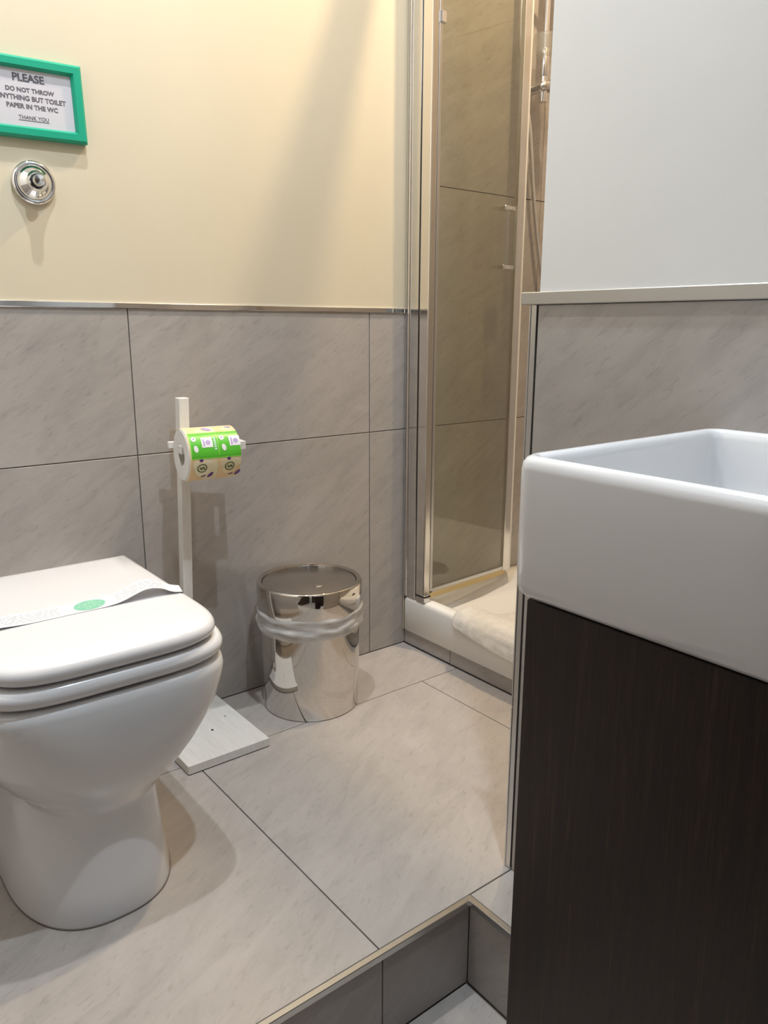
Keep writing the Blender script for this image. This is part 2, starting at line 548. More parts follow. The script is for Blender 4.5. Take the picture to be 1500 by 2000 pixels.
# z, half width, nose y, exponent, nose length, x shift
for z, hw, yf, n, L, dx in [(0.0, 0.1215, -0.540, 2.5, 0.19, -0.022), (0.004, 0.122, -0.541, 2.5, 0.19, -0.022), (0.05, 0.115, -0.535, 2.5, 0.19, -0.020), (0.10, 0.108, -0.530, 2.5, 0.19, -0.017),
                            (0.14, 0.1025, -0.526, 2.5, 0.19, -0.015), (0.158, 0.1005, -0.5255, 2.5, 0.19, -0.013), (0.168, 0.1015, -0.526, 2.5, 0.19, -0.012), (0.176, 0.107, -0.529, 2.5, 0.19, -0.011),
                            (0.19, 0.119, -0.536, 2.5, 0.19, -0.010), (0.21, 0.140, -0.547, 2.6, 0.19, -0.008), (0.24, 0.160, -0.558, 2.7, 0.19, -0.005), (0.27, 0.1735, -0.565, 2.9, 0.19, -0.003),
                            (0.30, 0.1805, -0.569, 3.2, 0.18, -0.001), (0.33, 0.1825, -0.570, 3.6, 0.17, 0), (0.352, 0.182, -0.569, 4.0, 0.16, 0),
                            (0.362, 0.180, -0.567, 4.0, 0.16, 0), (0.368, 0.175, -0.562, 4.0, 0.16, 0)]:
    body.append(sup(dx, hw, yf, -0.002, n, L, z))
link('bowl', loft(body), M['ceramic'], toilet, math.radians(50))
def slab(z0, z1, hw, yf, yb, n, L, r):
    """a flat slab with a full rounded edge and slightly domed top"""
    secs = []
    K = 7
    zc, hz = (z0 + z1) / 2, (z1 - z0) / 2
    secs.append(sup(0, hw - r - 0.02, yf + r + 0.02, yb - r * 0.3, n, L - 0.02, z0))
    for i in range(K + 1):
        a = -PI / 2 + PI * i / K
        e = r * (1 - math.cos(a))
        secs.append(sup(0, hw - e, yf + e, yb - e * 0.6, n, L - e * 0.3, zc + hz * math.sin(a)))
    secs.append(sup(0, hw - r - 0.03, yf + r + 0.03, yb - 0.02, n, L - 0.03, z1 + 0.0012))
    return loft(secs)
link('seat', slab(0.3725, 0.400, 0.1815, -0.569, -0.115, 4.0, 0.155, 0.011), M['plastic'], toilet, math.radians(60))
lid = link('lid', slab(0.4025, 0.430, 0.1685, -0.568, -0.128, 4.1, 0.150, 0.012), M['plastic'], toilet, math.radians(60))
for sx in (-1, 1):
    link('hinge', lathe([(0.0, -0.03), (0.010, -0.03), (0.010, 0.03), (0.0, 0.03)], 16, 'x', (sx * 0.085, -0.106, 0.382)), M['chrome'], toilet, math.radians(40))
link('floor_joint', loft([sup(-0.022, 0.1226, -0.5418, -0.002, 2.5, 0.19, z) for z in (0.0, 0.0025)]), M['grout'], toilet)

# paper band laid over the lid
def band_z(x):
    t = (x - tx + 0.168) / 0.336
    arch = 0.016 * math.exp(-((t - 0.83) / 0.11) ** 2) * min(1.0, max(0.0, (1.0 - t) / 0.10)) + 0.004 * math.exp(-((t - 0.14) / 0.10) ** 2)
    return 0.4318 + arch
def band_c(x):
    t = (x - tx + 0.168) / 0.336
    return -0.380 + 0.006 * math.sin(t * 3.0)
band = thing('paper_band', 'white paper hygiene band with a mint green disc across the toilet lid', 'paper band', (tx, -0.38, 0.4315))
bloc = Vector(band.location)
secs = []
NB = 60
x0b, x1b = tx - 0.1695, tx + 0.1695
wid = 0.024
for i in range(NB + 1):
    x = x0b + (x1b - x0b) * i / NB
    z, yc = band_z(x), band_c(x)
    if i == NB:
        z = 0.416
    if i == 0:
        z = 0.416
    wf_ = wid * (1.0 - 0.75 * max(0.0, (i / NB - 0.90) / 0.10))
    secs.append([Vector(p) - bloc for p in ((x - 0.004, yc - wid, z), (x + 0.004, yc + wf_, z), (x + 0.004, yc + wf_, z + 0.0004), (x - 0.004, yc - wid, z + 0.0004))])
link('paper_strip', loft(secs), M['strip_paper'], band, math.radians(35))
# mint disc with a pale leaf pattern, wrapped on the strip
def on_band(s, t):
    x = s
    y = band_c(x) + t
    return Vector((x + 0.004 * t / wid, y, band_z(x) + 0.0004)) - bloc
dcx = 0.075
bm = bmesh.new()
rings = []
for r in (0.0, 0.007, 0.014, 0.0215):
    rings.append([bm.verts.new(on_band(dcx + r * 1.12 * math.cos(2 * PI * k / 32), r * math.sin(2 * PI * k / 32)) + Vector((0, 0, 0.0003))) for k in range(32)] if r else [bm.verts.new(on_band(dcx, 0) + Vector((0, 0, 0.0003)))])
for k in range(32):
    bm.faces.new((rings[0][0], rings[1][k], rings[1][(k + 1) % 32]))
    for a, b in ((1, 2), (2, 3)):
        bm.faces.new((rings[a][k], rings[b][k], rings[b][(k + 1) % 32], rings[a][(k + 1) % 32]))
disc = link('printed_disc', bm, M['mint'], band)
disc['label'] = 'mint green printed disc'
bm = bmesh.new()
for k in range(6):
    a = 2 * PI * k / 6 + 0.3
    pts = []
    for r, o in ((0.004, 0), (0.009, 0.003), (0.013, 0.0045), (0.0185, 0), (0.013, -0.0045), (0.009, -0.003)):
        pts.append((r * math.cos(a) - o * math.sin(a), r * math.sin(a) + o * math.cos(a)))
    pts2 = [(px * 0.72 + 0.012 * math.cos(a) * 0.28, py * 0.72 + 0.012 * math.sin(a) * 0.28) for px, py in pts]
    vo = [bm.verts.new(on_band(dcx + px * 1.12, py) + Vector((0, 0, 0.0006))) for px, py in pts]
    vi = [bm.verts.new(on_band(dcx + px * 1.12, py) + Vector((0, 0, 0.0006))) for px, py in pts2]
    for i in range(6):
        bm.faces.new((vo[i], vo[(i + 1) % 6], vi[(i + 1) % 6], vi[i]))
link('leaf_pattern', bm, M['mint_light'], disc)
# lines of tiny print
bm = bmesh.new()
for xa, xb in ((-0.085, 0.030), (0.115, 0.195)):
    for row in range(5):
        t = 0.014 - row * 0.007
        x = xa
        while x < xb:
            l = random.uniform(0.004, 0.012)
            e = min(x + l, xb)
            m_ = max(2, int((e - x) / 0.003))
            for k in range(m_):
                xa_, xb_ = x + (e - x) * k / m_, x + (e - x) * (k + 1) / m_
                q = [on_band(xa_, t), on_band(xb_, t), on_band(xb_, t + 0.0012), on_band(xa_, t + 0.0012)]
                bm.faces.new([bm.verts.new(v + Vector((0, 0, 0.0003))) for v in q])
            x = e + 0.003
fp_ = link('fine_print', bm, M['greyink'], band)
fp_['label'] = 'rows of tiny pale grey print'
fp_['kind'] = 'stuff'

# ------------------------------------------------------------------ sign
sg = thing('framed_sign', 'green framed notice about the toilet on the cream wall', 'sign', (0.1595, 0.0, 1.2355))
sg.rotation_euler = (0, math.radians(-1.4), 0)
HX, HZ, FW, FD = 0.0895, 0.0640, 0.0185, 0.016
# four mitred mouldings
def moulding(side):
    prof = [(0.0, -0.0005), (0.0, -FD * 0.75), (0.004, -FD), (FW - 0.004, -FD), (FW, -FD * 0.62), (FW, -0.0005)]
    secs = []
    for e in (-1, 1):
        s = []
        for ins, dy in prof:
            if side in 'tb':
                sz = 1 if side == 't' else -1
                s.append((e * (HX - ins), dy, sz * (HZ - ins)))
            else:
                sx = 1 if side == 'r' else -1
                s.append((sx * (HX - ins), dy, e * (HZ - ins)))
        secs.append(s)
    return loft(secs)
for sd in 'tblr':
    link('frame_moulding', moulding(sd), M['green'], sg)
link('paper_sheet', box(-HX + FW - 0.002, HX - FW + 0.002, -0.0075, -0.005, -HZ + FW - 0.002, HZ - FW + 0.002), M['paper'], sg)
def sign_text(s, cx, zb, width, bold=0.034):
    me = text_mesh(s, bold)
    xs = [v.co.x for v in me.vertices]
    zs = [v.co.y for v in me.vertices]
    k = width / (max(xs) - min(xs))
    x0 = (max(xs) + min(xs)) / 2
    for v in me.vertices:
        v.co = Vector(((v.co.x - x0) * k + cx, -0.0078, v.co.y * k * 1.0 + zb))
    me.materials.append(M['ink'])
    o = bpy.data.objects.new('lettering', me)
    C.objects.link(o)
    o.parent = sg
    return o
sign_text('PLEASE', -0.0005, 0.0265, 0.0520)
sign_text('DO NOT THROW', 0.0005, 0.0095, 0.0800)
sign_text('ANYTHING BUT TOILET', 0.001, -0.0035, 0.1160)
sign_text('PAPER IN THE WC', 0.0015, -0.0165, 0.0850)
sign_text('THANK YOU', 0.0015, -0.0335, 0.0500, 0.012)
link('underline', box(-0.0240, 0.0270, -0.0079, -0.0076, -0.0357, -0.0349), M['ink'], sg)

# ------------------------------------------------------------------ flush button
fb = thing('flush_button', 'round chrome flush button on the cream wall below the sign', 'flush button', (0.1525, 0.0, 1.0995))
link('cover_plate', lathe([(0.0, 0.0), (0.0365, 0.0), (0.0370, -0.004), (0.0365, -0.007), (0.0335, -0.0095), (0.0310, -0.0095), (0.0298, -0.0088), (0.0285, -0.0110),
                           (0.0262, -0.0145), (0.0228, -0.0180), (0.0190, -0.0208), (0.0160, -0.0232), (0.0152, -0.0262), (0.0138, -0.0275), (0.0120, -0.0270), (0.0118, -0.0235), (0.0, -0.0235)], 56, 'y'), M['chrome'], fb, math.radians(50))
link('recess_ring', lathe([(0.0, -0.0236), (0.0117, -0.0236), (0.0117, -0.0262), (0.0, -0.0262)], 36, 'y'), M['gasket'], fb)
link('push_knob', lathe([(0.0, -0.0262), (0.0100, -0.0262), (0.0100, -0.0395), (0.0088, -0.0425), (0.0, -0.0435)], 36, 'y'), M['chrome'], fb, math.radians(40))

# ------------------------------------------------------------------ pedal-less swing bin
BX, BY, RB, RT, BH = 0.6305, -0.1315, 0.1100, 0.1185, 0.300
bn = thing('waste_bin', 'round polished steel waste bin with swing lid beside the shower', 'bin', (BX, BY, 0))
def rb(z):
    return RB + (RT - 0.0035 - RB) * z / 0.25
link('body', lathe([(0.0, 0.0), (RB - 0.002, 0.0), (RB, 0.003), (rb(0.1), 0.1), (rb(0.25), 0.25), (rb(0.25) - 0.002, 0.25), (rb(0.01) - 0.003, 0.01), (0.0, 0.01)], 80), M['steel'], bn, math.radians(40))
link('lid_ring', lathe([(RT - 0.002, 0.236), (RT, 0.240), (RT, 0.295), (RT - 0.0012, 0.2985), (RT - 0.003, 0.300), (RT - 0.0045, 0.3002), (RT - 0.0115, 0.2980), (RT - 0.0120, 0.2965), (RT - 0.0120, 0.290), (RT - 0.004, 0.290), (RT - 0.004, 0.240)], 80, closed=True), M['steel'], bn, math.radians(35))
link('rim_top', lathe([(RT - 0.0046, 0.3003), (RT - 0.0046, 0.3006), (RT - 0.0114, 0.2984), (RT - 0.0114, 0.2981)], 80, closed=True), M['steel_brushed'], bn)
fl_ = link('swing_flap', lathe([(0.0, 0.290), (RT - 0.0132, 0.290), (RT - 0.0132, 0.2955), (RT - 0.0145, 0.2962), (0.0, 0.2968)], 64), M['steel_brushed'], bn, math.radians(50))
fl_['label'] = 'brushed round swing flap'
link('push_dimple', lathe([(0.0, 0.2965), (0.011, 0.2965), (0.009, 0.2983), (0.0, 0.2990)], 24, 'z', (-0.008, -0.052, 0)), M['steel'], fl_, True)
# liner folded over the rim, crumpled below the lid
secs = []
NS = 120
levels = [(0.2415, 0.002), (0.238, 0.0040), (0.234, 0.0045), (0.230, 0.004), (0.226, 0.0035), (0.222, 0.003), (0.218, 0.0045), (0.214, 0.006), (0.209, 0.0065), (0.204, 0.0060), (0.199, 0.0045), (0.195, 0.003), (0.192, 0.0012)]
for j, (z, d) in enumerate(levels):
    s = []
    for i in range(NS):
        a = 2 * PI * i / NS
        nn = noise.noise(Vector((math.cos(a) * 3 + z * 30, math.sin(a) * 3, z * 150)))
        n2 = noise.noise(Vector((math.cos(a) * 1.6 + 5, math.sin(a) * 1.6, 3.1)))
        r = rb(min(z, 0.25)) + 0.0012 + d * (0.9 + 0.9 * nn) + 0.0018 * max(0, n2) * (j > 0)
        zz = z - 0.006 * n2 * j / 12 + 0.002 * nn
        if j == 0:
            zz = z
        s.append((r * math.cos(a), r * math.sin(a), zz))
    secs.append(s)
bag = link('bin_liner', loft(secs, False, False), M['bag'], bn, True)
bag['label'] = 'translucent white liner folded over the rim'

# ------------------------------------------------------------------ toilet roll stand
st = thing('toilet_roll_stand', 'white painted wooden toilet roll stand on a square board', 'roll stand', (0.357, -0.133, 0))
sl = Vector(st.location)
bd = link('base_board', box(-0.090, 0.090, -0.122, 0.122, 0.0015, 0.0205, 0.0012), M['white_wood'], st)
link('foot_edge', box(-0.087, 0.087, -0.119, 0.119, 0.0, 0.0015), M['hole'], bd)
for hx, hy, hr in ((0.010, -0.021, 0.0030), (0.059, 0.017, 0.0016)):
    link('screw_hole', lathe([(0.0, 0.0206), (hr, 0.0206), (hr, 0.0210), (0, 0.0210)], 12, 'z', (hx, hy, 0)), M['hole'], bd)
# the post leans a little
def post_x(z):
    return 0.360 + 0.026 * z / 0.714 - sl.x
PY = -0.052 - sl.y
hw = 0.0105
secs = []
for z in (0.0205, 0.712):
    x = post_x(z)
    secs.append([(x - hw, PY - hw, z), (x + hw, PY - hw, z), (x + hw, PY + hw, z), (x - hw, PY + hw, z)])
bm = loft(secs)
bmesh.ops.bevel(bm, geom=list(bm.edges), offset=0.0012, segments=1, affect='EDGES')
post = link('post', bm, M['white_wood'], st)
RY, RZ = -0.118, 0.606       # axis of the roll
PEGZ = RZ + 0.0115
TURN = math.radians(-6.5)
PIV = Vector((0.378, -0.052, 0))
def turned(name, *b):
    bm = box(*b, bev=0.001)
    for v in bm.verts:
        q = Matrix.Rotation(TURN, 3, 'Z') @ (v.co - PIV) + PIV
        v.co = q - Vector((sl.x, sl.y, 0))
    return link(name, bm, M['white_wood'], st)
turned('crossbar', 0.347, 0.489, -0.0725, -0.063, PEGZ - 0.004, PEGZ + 0.0095)
turned('side_arm', 0.474, 0.489, -0.110, -0.0725, PEGZ - 0.007, PEGZ + 0.0085)
turned('peg', 0.354, 0.489, -0.128, -0.110, PEGZ - 0.0085, PEGZ + 0.0085)

# the roll in its printed wrapper
RX0, RX1, RR, RH = 0.3575, 0.4630, 0.0525, 0.0205
rl = thing('toilet_roll', 'wrapped toilet roll with a bright green printed label on the stand', 'toilet roll', Matrix.Rotation(TURN, 3, 'Z') @ (Vector((RX0, RY, RZ)) - PIV) + PIV, TURN)
LR = RX1 - RX0
link('tissue', lathe([(RH, 0.0), (RR - 0.004, 0.0), (RR - 0.0012, 0.002), (RR - 0.0012, LR - 0.002), (RR - 0.004, LR), (RH, LR)], 64, 'x', closed=True), M['tissue'], rl, math.radians(40))
link('core', lathe([(RH - 0.001, 0.001), (RH + 0.0005, 0.001), (RH + 0.0005, LR - 0.001), (RH - 0.001, LR - 0.001)], 40, 'x', closed=True), M['cardboard'], rl, math.radians(40))
wrp = link('wrapper', lathe([(RR - 0.0012, 0.001), (RR, 0.0025), (RR, LR - 0.0025), (RR - 0.0012, LR - 0.001)], 72, 'x', closed=True), M['wrapper'], rl, math.radians(40))
link('folded_end', lathe([(RH + 0.004, -0.0006), (RR - 0.003, -0.0006), (RR - 0.003, 0.0003), (RH + 0.004, 0.0003)], 64, 'x', closed=True), M['tissue'], rl)
def cyl(s, t, lift):
    """s along the roll, t degrees: 0 faces the viewer's side of the wall (-y), positive turns upwards"""
    a = math.radians(t)
    r = RR + lift
    return (s, -r * math.cos(a), r * math.sin(a))
def patch(bm, s0, s1, t0, t1, lift, ns=1):
    nt_ = max(1, int(abs(t1 - t0) / 4))
    g = [[bm.verts.new(cyl(s0 + (s1 - s0) * i / ns, t0 + (t1 - t0) * j / nt_, lift)) for i in range(ns + 1)] for j in range(nt_ + 1)]
    for j in range(nt_):
        for i in range(ns):
            bm.faces.new((g[j][i], g[j][i + 1], g[j + 1][i + 1], g[j + 1][i]))
def blob(bm, sc, tc, rs, rt_deg, lift, ang=0.0, hole=0.0, n=20, wob=0.0):
    ro, ri = [], []
    ca, sa = math.cos(ang), math.sin(ang)
    k2 = math.degrees(1.0 / RR)
    for i in range(n):
        a = 2 * PI * i / n
        f = 1 + wob * math.sin(3 * a)
        x, y = rs * math.cos(a) * f, rt_deg * math.sin(a) * f
        X, Y = x * ca - y * sa, x * sa + y * ca
        ro.append(bm.verts.new(cyl(sc + X, tc + Y * k2, lift)))
        if hole:
            ri.append(bm.verts.new(cyl(sc + X * hole, tc + Y * k2 * hole, lift)))
    if hole:
        for i in range(n):
            bm.faces.new((ro[i], ro[(i + 1) % n], ri[(i + 1) % n], ri[i]))
    else:
        bm.faces.new(ro)
T0, T1 = -1, 56          # the green label
bm = bmesh.new(); patch(bm, 0.004, LR - 0.0015, T0, T1, 0.0005)
lab = link('green_label', bm, M['label_green'], rl)
lab['label'] = 'glossy green label'
for b_ in ((0.004, LR - 0.0015, T0 - 2, T0, 0.0006), (0.004, LR - 0.0015, T1, T1 + 2, 0.0006), (0.0035, 0.0050, T0, T1, 0.0009), (0.0585, 0.0600, T0 + 4, T1 - 2, 0.0010)):
    bm = bmesh.new(); patch(bm, *b_)
    link('label_border', bm, M['label_lime'], lab)
for s in (0.027, 0.0830):
    bm = bmesh.new(); patch(bm, s, s + 0.022, 21, 44, 0.0010)
    pic = link('label_picture', bm, M['label_white'], lab)
    bm = bmesh.new(); patch(bm, s + 0.003, s + 0.0062, 24, 40, 0.0013)
    link('picture_drawing', bm, M['lilac'], lab)
    bm = bmesh.new(); blob(bm, s + 0.0130, 32, 0.0050, 0.0050, 0.0013, 0.3)
    link('picture_drawing', bm, M['lilac'], lab)
    bm = bmesh.new(); blob(bm, s - 0.0140, 41, 0.0048, 0.0052, 0.0010)
    link('label_pictogram', bm, M['label_white'], lab)
    bm = bmesh.new(); patch(bm, s - 0.0152, s - 0.0130, 40, 43, 0.0013)
    link('pictogram_mark', bm, M['purple'], lab)
    bm = bmesh.new(); blob(bm, s - 0.0125, 19, 0.0042, 0.0068, 0.0010, 0.2)
    link('label_pictogram', bm, M['label_white'], lab)
for k in range(6):
    bm = bmesh.new(); patch(bm, 0.0515, 0.0562, 15 + k * 4.8, 15 + k * 4.8 + 3.4, 0.0010)
    link('caption_letter', bm, M['mint_light'], lab)
for s in (0.022, 0.078):
    bm = bmesh.new(); blob(bm, s + 0.001, T0 - 4, 0.0036, 0.0036, 0.0006)
    link('purple_dot', bm, M['purple'], wrp)
    for ds, tt, ra, rb_, an in ((0.022, -45, 0.0040, 0.0090, -0.45), (0.010, -47, 0.0013, 0.0045, -0.5), (0.006, -48, 0.0011, 0.0038, -0.5)):
        bm = bmesh.new(); blob(bm, s + ds, tt, ra, rb_, 0.0006, an)
        link('purple_logo', bm, M['purple'], wrp)
    bm = bmesh.new(); blob(bm, s + 0.003, -24, 0.0098, 0.0098, 0.0006, 0.2, 0.80, 28, 0.04)
    ring = link('leaf_emblem', bm, M['olive'], wrp)
    for ds, ra, rb_, an in ((-0.0030, 0.0013, 0.0038, 0.5), (0.0008, 0.0013, 0.0040, -0.4), (0.0040, 0.0012, 0.0038, 0.4)):
        bm = bmesh.new(); blob(bm, s + 0.003 + ds, -24, ra, rb_, 0.0006, an)
        link('emblem_stroke', bm, M['olive'], wrp)
for ss, tt, ra, rb_, an in ((0.046, 71, 0.0100, 0.0050, -0.5), (0.092, 76, 0.006, 0.0030, -0.3)):
    bm = bmesh.new(); blob(bm, ss, tt, ra, rb_, 0.0006, an)
    link('purple_logo', bm, M['lilac'], wrp)
for s in (0.0025, 0.0580):
    bm = bmesh.new()
    cols = []
    for t in range(-72, -3, 4):
        wv = 0.010 + 0.006 * math.sin(t * 0.09) + (0.014 if t < -50 else 0)
        cols.append((bm.verts.new(cyl(s, t, 0.0003)), bm.verts.new(cyl(s + wv, t, 0.0003))))
    for a_, b_ in zip(cols, cols[1:]):
        bm.faces.new((a_[0], a_[1], b_[1], b_[0]))
    link('orange_pattern', bm, M['orange_print'], wrp)
    bm = bmesh.new(); patch(bm, s + 0.004, s + 0.020, 60, 82, 0.0003)
    link('orange_pattern', bm, M['orange_print'], wrp)

# ------------------------------------------------------------------ shower
# tray: a shallow acrylic basin with a raised rim
tray = thing('shower_tray', 'white acrylic shower tray with a tiled plinth behind the bin', 'shower tray', (XS, -0.405, 0))
tl = Vector(tray.location)
tcx, tcy, thx, thy = (XS + XF - 0.004) / 2 - tl.x, (YR + 0.002 + -0.002) / 2 - tl.y, (XF - 0.004 - XS) / 2, (-0.002 - YR - 0.002) / 2
secs = []
for ins, z in ((0.002, 0.041), (0.0, 0.043), (0.0, 0.128), (0.002, 0.136), (0.007, 0.140), (0.030, 0.140), (0.040, 0.137), (0.048, 0.126), (0.060, 0.098), (0.085, 0.086), (0.16, 0.082), (0.3, 0.078)):
    secs.append(rrect(tcx, tcy, thx - ins, thy - ins, max(0.008, 0.012 + ins * 0.45), z, 6))
link('basin', loft(secs), M['acrylic'], tray, math.radians(50))
link('plinth', box(0.012, 0.03, -0.403, 0.403, 0.0, 0.0405), M['grout'], tray)
for y0, y1 in ((-0.187, -0.001), (-0.787, -0.187)):
    link('plinth_tile', box(0.007, 0.012, y0 + G - tl.y, y1 - G - tl.y, 0.001, 0.0385, 0.0006), M['tile_x'], tray)
link('drain_cover', lathe([(0.0, 0.083), (0.05, 0.083), (0.05, 0.086), (0.042, 0.089), (0.0, 0.089)], 32, 'z', (0.42, -0.05, -0.001)), M['chrome'], tray, math.radians(40))
link('corner_sealant', tube([(0.001, 0.4015, 0.041), (0.001, 0.4015, 0.138)], 0.0022, 6), M['old_sealant'], tray)

# enclosure frame: wall profile, jamb, top rail and the far jamb
XE = 1.026
ZB, ZH = 0.1405, 2.050
enc = thing('shower_enclosure', 'polished aluminium shower enclosure frame with an inward opened glass door', 'shower enclosure', (XE, -0.02, ZB))
el = Vector(enc.location)
def ebox(name, x0, x1, y0, y1, z0, z1, mat, bev=0.0015, parent=None, seg=1):
    return link(name, box(x0 - el.x, x1 - el.x, y0 - el.y, y1 - el.y, z0 - el.z, z1 - el.z, bev, seg), mat, parent or enc)
wp = ebox('wall_profile', XE - 0.016, XE + 0.018, -0.0180, -0.0045, ZB, ZH, M['chrome'], 0.003, None, 2)
ebox('profile_groove', XE - 0.0168, XE - 0.0158, -0.0125, -0.0105, ZB + 0.002, ZH - 0.002, M['steel_brushed'], 0, wp)
ebox('adjusting_profile', XE - 0.012, XE + 0.014, -0.0510, -0.0180, ZB, ZH, M['profile'], 0.001)
ebox('gasket', XE - 0.009, XE + 0.012, -0.0550, -0.0510, ZB + 0.012, ZH, M['gasket'], 0)
ebox('door_stile', XE - 0.013, XE + 0.007, -0.0890, -0.0550, ZB + 0.016, ZH, M['profile'], 0.003, None, 2)
ebox('stile_gasket', XE - 0.010, XE + 0.013, -0.0870, -0.0550, ZB + 0.0125, ZB + 0.016, M['gasket'], 0)
ebox('pivot_foot', XE - 0.013, XE + 0.010, -0.0905, -0.0550, ZB, ZB + 0.0125, M['alu'], 0.001)
ebox('stile_plug', XE - 0.0142, XE - 0.0125, -0.079, -0.072, ZB + 0.045, ZB + 0.052, M['alu'], 0.0004)
ebox('top_rail', XE - 0.018, XE + 0.020, YR + 0.002, -0.0045, ZH, ZH + 0.042, M['profile'], 0.002)
ebox('far_jamb', XE - 0.014, XE + 0.016, YR + 0.002, YR + 0.035, ZB, ZH, M['profile'], 0.002)
# the door leaf, swung into the shower almost flat along the wall
P0, P1 = Vector((XE + 0.009, -0.0820, 0)), Vector((1.361, -0.0570, 0))
dv = (P1 - P0).normalized()
nv = Vector((-dv.y, dv.x, 0))
def leaf(name, s0, s1, n0, n1, z0, z1, mat, bev=0.0, parent=None):
    """box laid along the opened leaf: s along it, n across it"""
    b = box(s0, s1, n0, n1, z0, z1, bev)
    for v in b.verts:
        q = P0 + dv * v.co.x + nv * v.co.y
        v.co = Vector((q.x, q.y, v.co.z)) - el
    return link(name, b, mat, parent or enc)
LW = (P1 - P0).length
leaf('glass_pane', 0.0, LW - 0.010, -0.0025, 0.0025, 0.170, ZH - 0.02, M['glass'])
leaf('hinge_strip', -0.001, 0.009, -0.006, 0.006, 0.168, ZH - 0.01, M['alu'], 0.001)
leaf('edge_profile', LW - 0.022, LW + 0.004, -0.007, 0.007, 0.160, ZH - 0.01, M['profile'], 0.0015)
leaf('magnet_strip', LW + 0.004, LW + 0.012, -0.0055, 0.0055, 0.160, ZH - 0.01, M['acrylic'], 0.001)
leaf('bottom_rail', 0.009, LW - 0.022, -0.0045, 0.0045, 0.163, 0.174, M['alu'], 0.001)
leaf('bottom_seal', 0.0, LW - 0.010, -0.005, 0.005, 0.148, 0.163, M['seal'], 0.001)
hd = leaf('handle', LW - 0.092, LW - 0.085, -0.033, -0.022, 1.000, 1.155, M['clear_handle'], 0.002)
leaf('handle_grip', LW - 0.056, LW - 0.050, -0.033, -0.022, 1.000, 1.155, M['clear_handle'], 0.002, hd)
for z in (1.000, 1.145):
    leaf('handle_mount', LW - 0.092, LW - 0.050, -0.022, -0.0025, z, z + 0.010, M['chrome'], 0.001, hd)
for z in (1.52,):
    leaf('hinge', 0.0, 0.018, -0.010, 0.010, z, z + 0.026, M['chrome'], 0.002)

# riser rail with sliding holder
rail = thing('shower_rail', 'chrome shower riser rail with a clear slider on the brown tiles', 'shower rail', (1.428, -0.055, 1.425))
link('rail_tube', lathe([(0.0, 0.0), (0.0108, 0.0), (0.0112, 0.002), (0.0112, 0.060), (0.0085, 0.062), (0.0085, 0.62), (0.0, 0.62)], 24), M['chrome'], rail, math.radians(40))
link('rail_sleeve', lathe([(0.0112, 0.060), (0.0122, 0.062), (0.0122, 0.124), (0.0112, 0.126)], 24, closed=False), M['chrome'], rail, math.radians(40))
link('slider', lathe([(0.0140, 0.112), (0.0235, 0.112), (0.0295, 0.150), (0.0285, 0.158), (0.0150, 0.160)], 28, closed=True), M['clear_plastic'], rail, math.radians(40))
br = link('wall_bracket', tube([(0.0, 0.054, 0.036), (0.0, 0.03, 0.036), (0, 0.006, 0.036)], [0.016, 0.010, 0.0125], 16), M['chrome'], rail, math.radians(40))
link('clamp_lever', tube([(0.012, -0.004, 0.030), (0.0, -0.012, 0.040), (-0.014, -0.014, 0.034), (-0.026, -0.012, 0.030)], [0.010, 0.013, 0.011, 0.007], 14), M['alu'], rail, True)
link('upper_bracket', tube([(0.0, 0.054, 0.58), (0.0, 0.03, 0.58), (0, 0.006, 0.58)], [0.016, 0.010, 0.0125], 16), M['chrome'], rail, math.radians(40))
link('shower_cradle', tube([(-0.002, -0.008, 0.405), (-0.006, -0.030, 0.405), (-0.010, -0.052, 0.400)], [0.016, 0.012, 0.016], 16), M['chrome'], rail, math.radians(45))
# corrugated hose
hp = []
rr = []
pts = [Vector(p) for p in ((1.415, -0.100, 1.800), (1.408, -0.060, 1.755), (1.376, -0.026, 1.70), (1.370, -0.024, 1.58), (1.390, -0.025, 1.46), (1.416, -0.026, 1.355), (1.449, -0.022, 1.18), (1.485, -0.022, 1.027), (1.520, -0.030, 0.92), (1.566, -0.036, 0.868), (1.600, -0.036, 0.885), (1.610, -0.036, 0.935))]
def crm(a, b, c, d, t):
    return 0.5 * ((2 * b) + (c - a) * t + (2 * a - 5 * b + 4 * c - d) * t * t + (3 * b - a - 3 * c + d) * t ** 3)
for i in range(len(pts) - 1):
    a, b, c, d = pts[max(i - 1, 0)], pts[i], pts[i + 1], pts[min(i + 2, len(pts) - 1)]
    for k in range(40):
        hp.append(crm(a, b, c, d, k / 40))
        rr.append(0.0066 if k % 2 else 0.0052)
hs = thing('shower_hose', 'thin ribbed metal shower hose hanging beside the riser rail', 'hose', (1.610, -0.036, 0.94))
h0 = Vector(hs.location)
link('ribbed_tube', tube([p - h0 for p in hp], rr, 10), M['hose'], hs, True)
link('wall_outlet', tube([(0, 0.0345, 0.025), (0, 0.0300, 0.025), (0, 0.0299, 0.025), (0, 0.006, 0.025), (0, -0.002, 0.018), (0, 0, -0.010)], [0.024, 0.024, 0.013, 0.012, 0.012, 0.010], 16), M['chrome'], hs, math.radians(45))
hsh = link('hand_shower', tube([Vector(p) - h0 for p in ((1.415, -0.100, 1.795), (1.416, -0.105, 1.83), (1.418, -0.118, 1.92), (1.420, -0.150, 1.99))], [0.009, 0.012, 0.013, 0.014], 16), M['chrome'], hs, math.radians(45))
link('spray_head', tube([Vector(p) - h0 for p in ((1.420, -0.142, 2.020), (1.420, -0.150, 2.005), (1.420, -0.165, 1.978), (1.420, -0.167, 1.974))], [0.012, 0.040, 0.044, 0.041], 28), M['chrome'], hsh, math.radians(45))

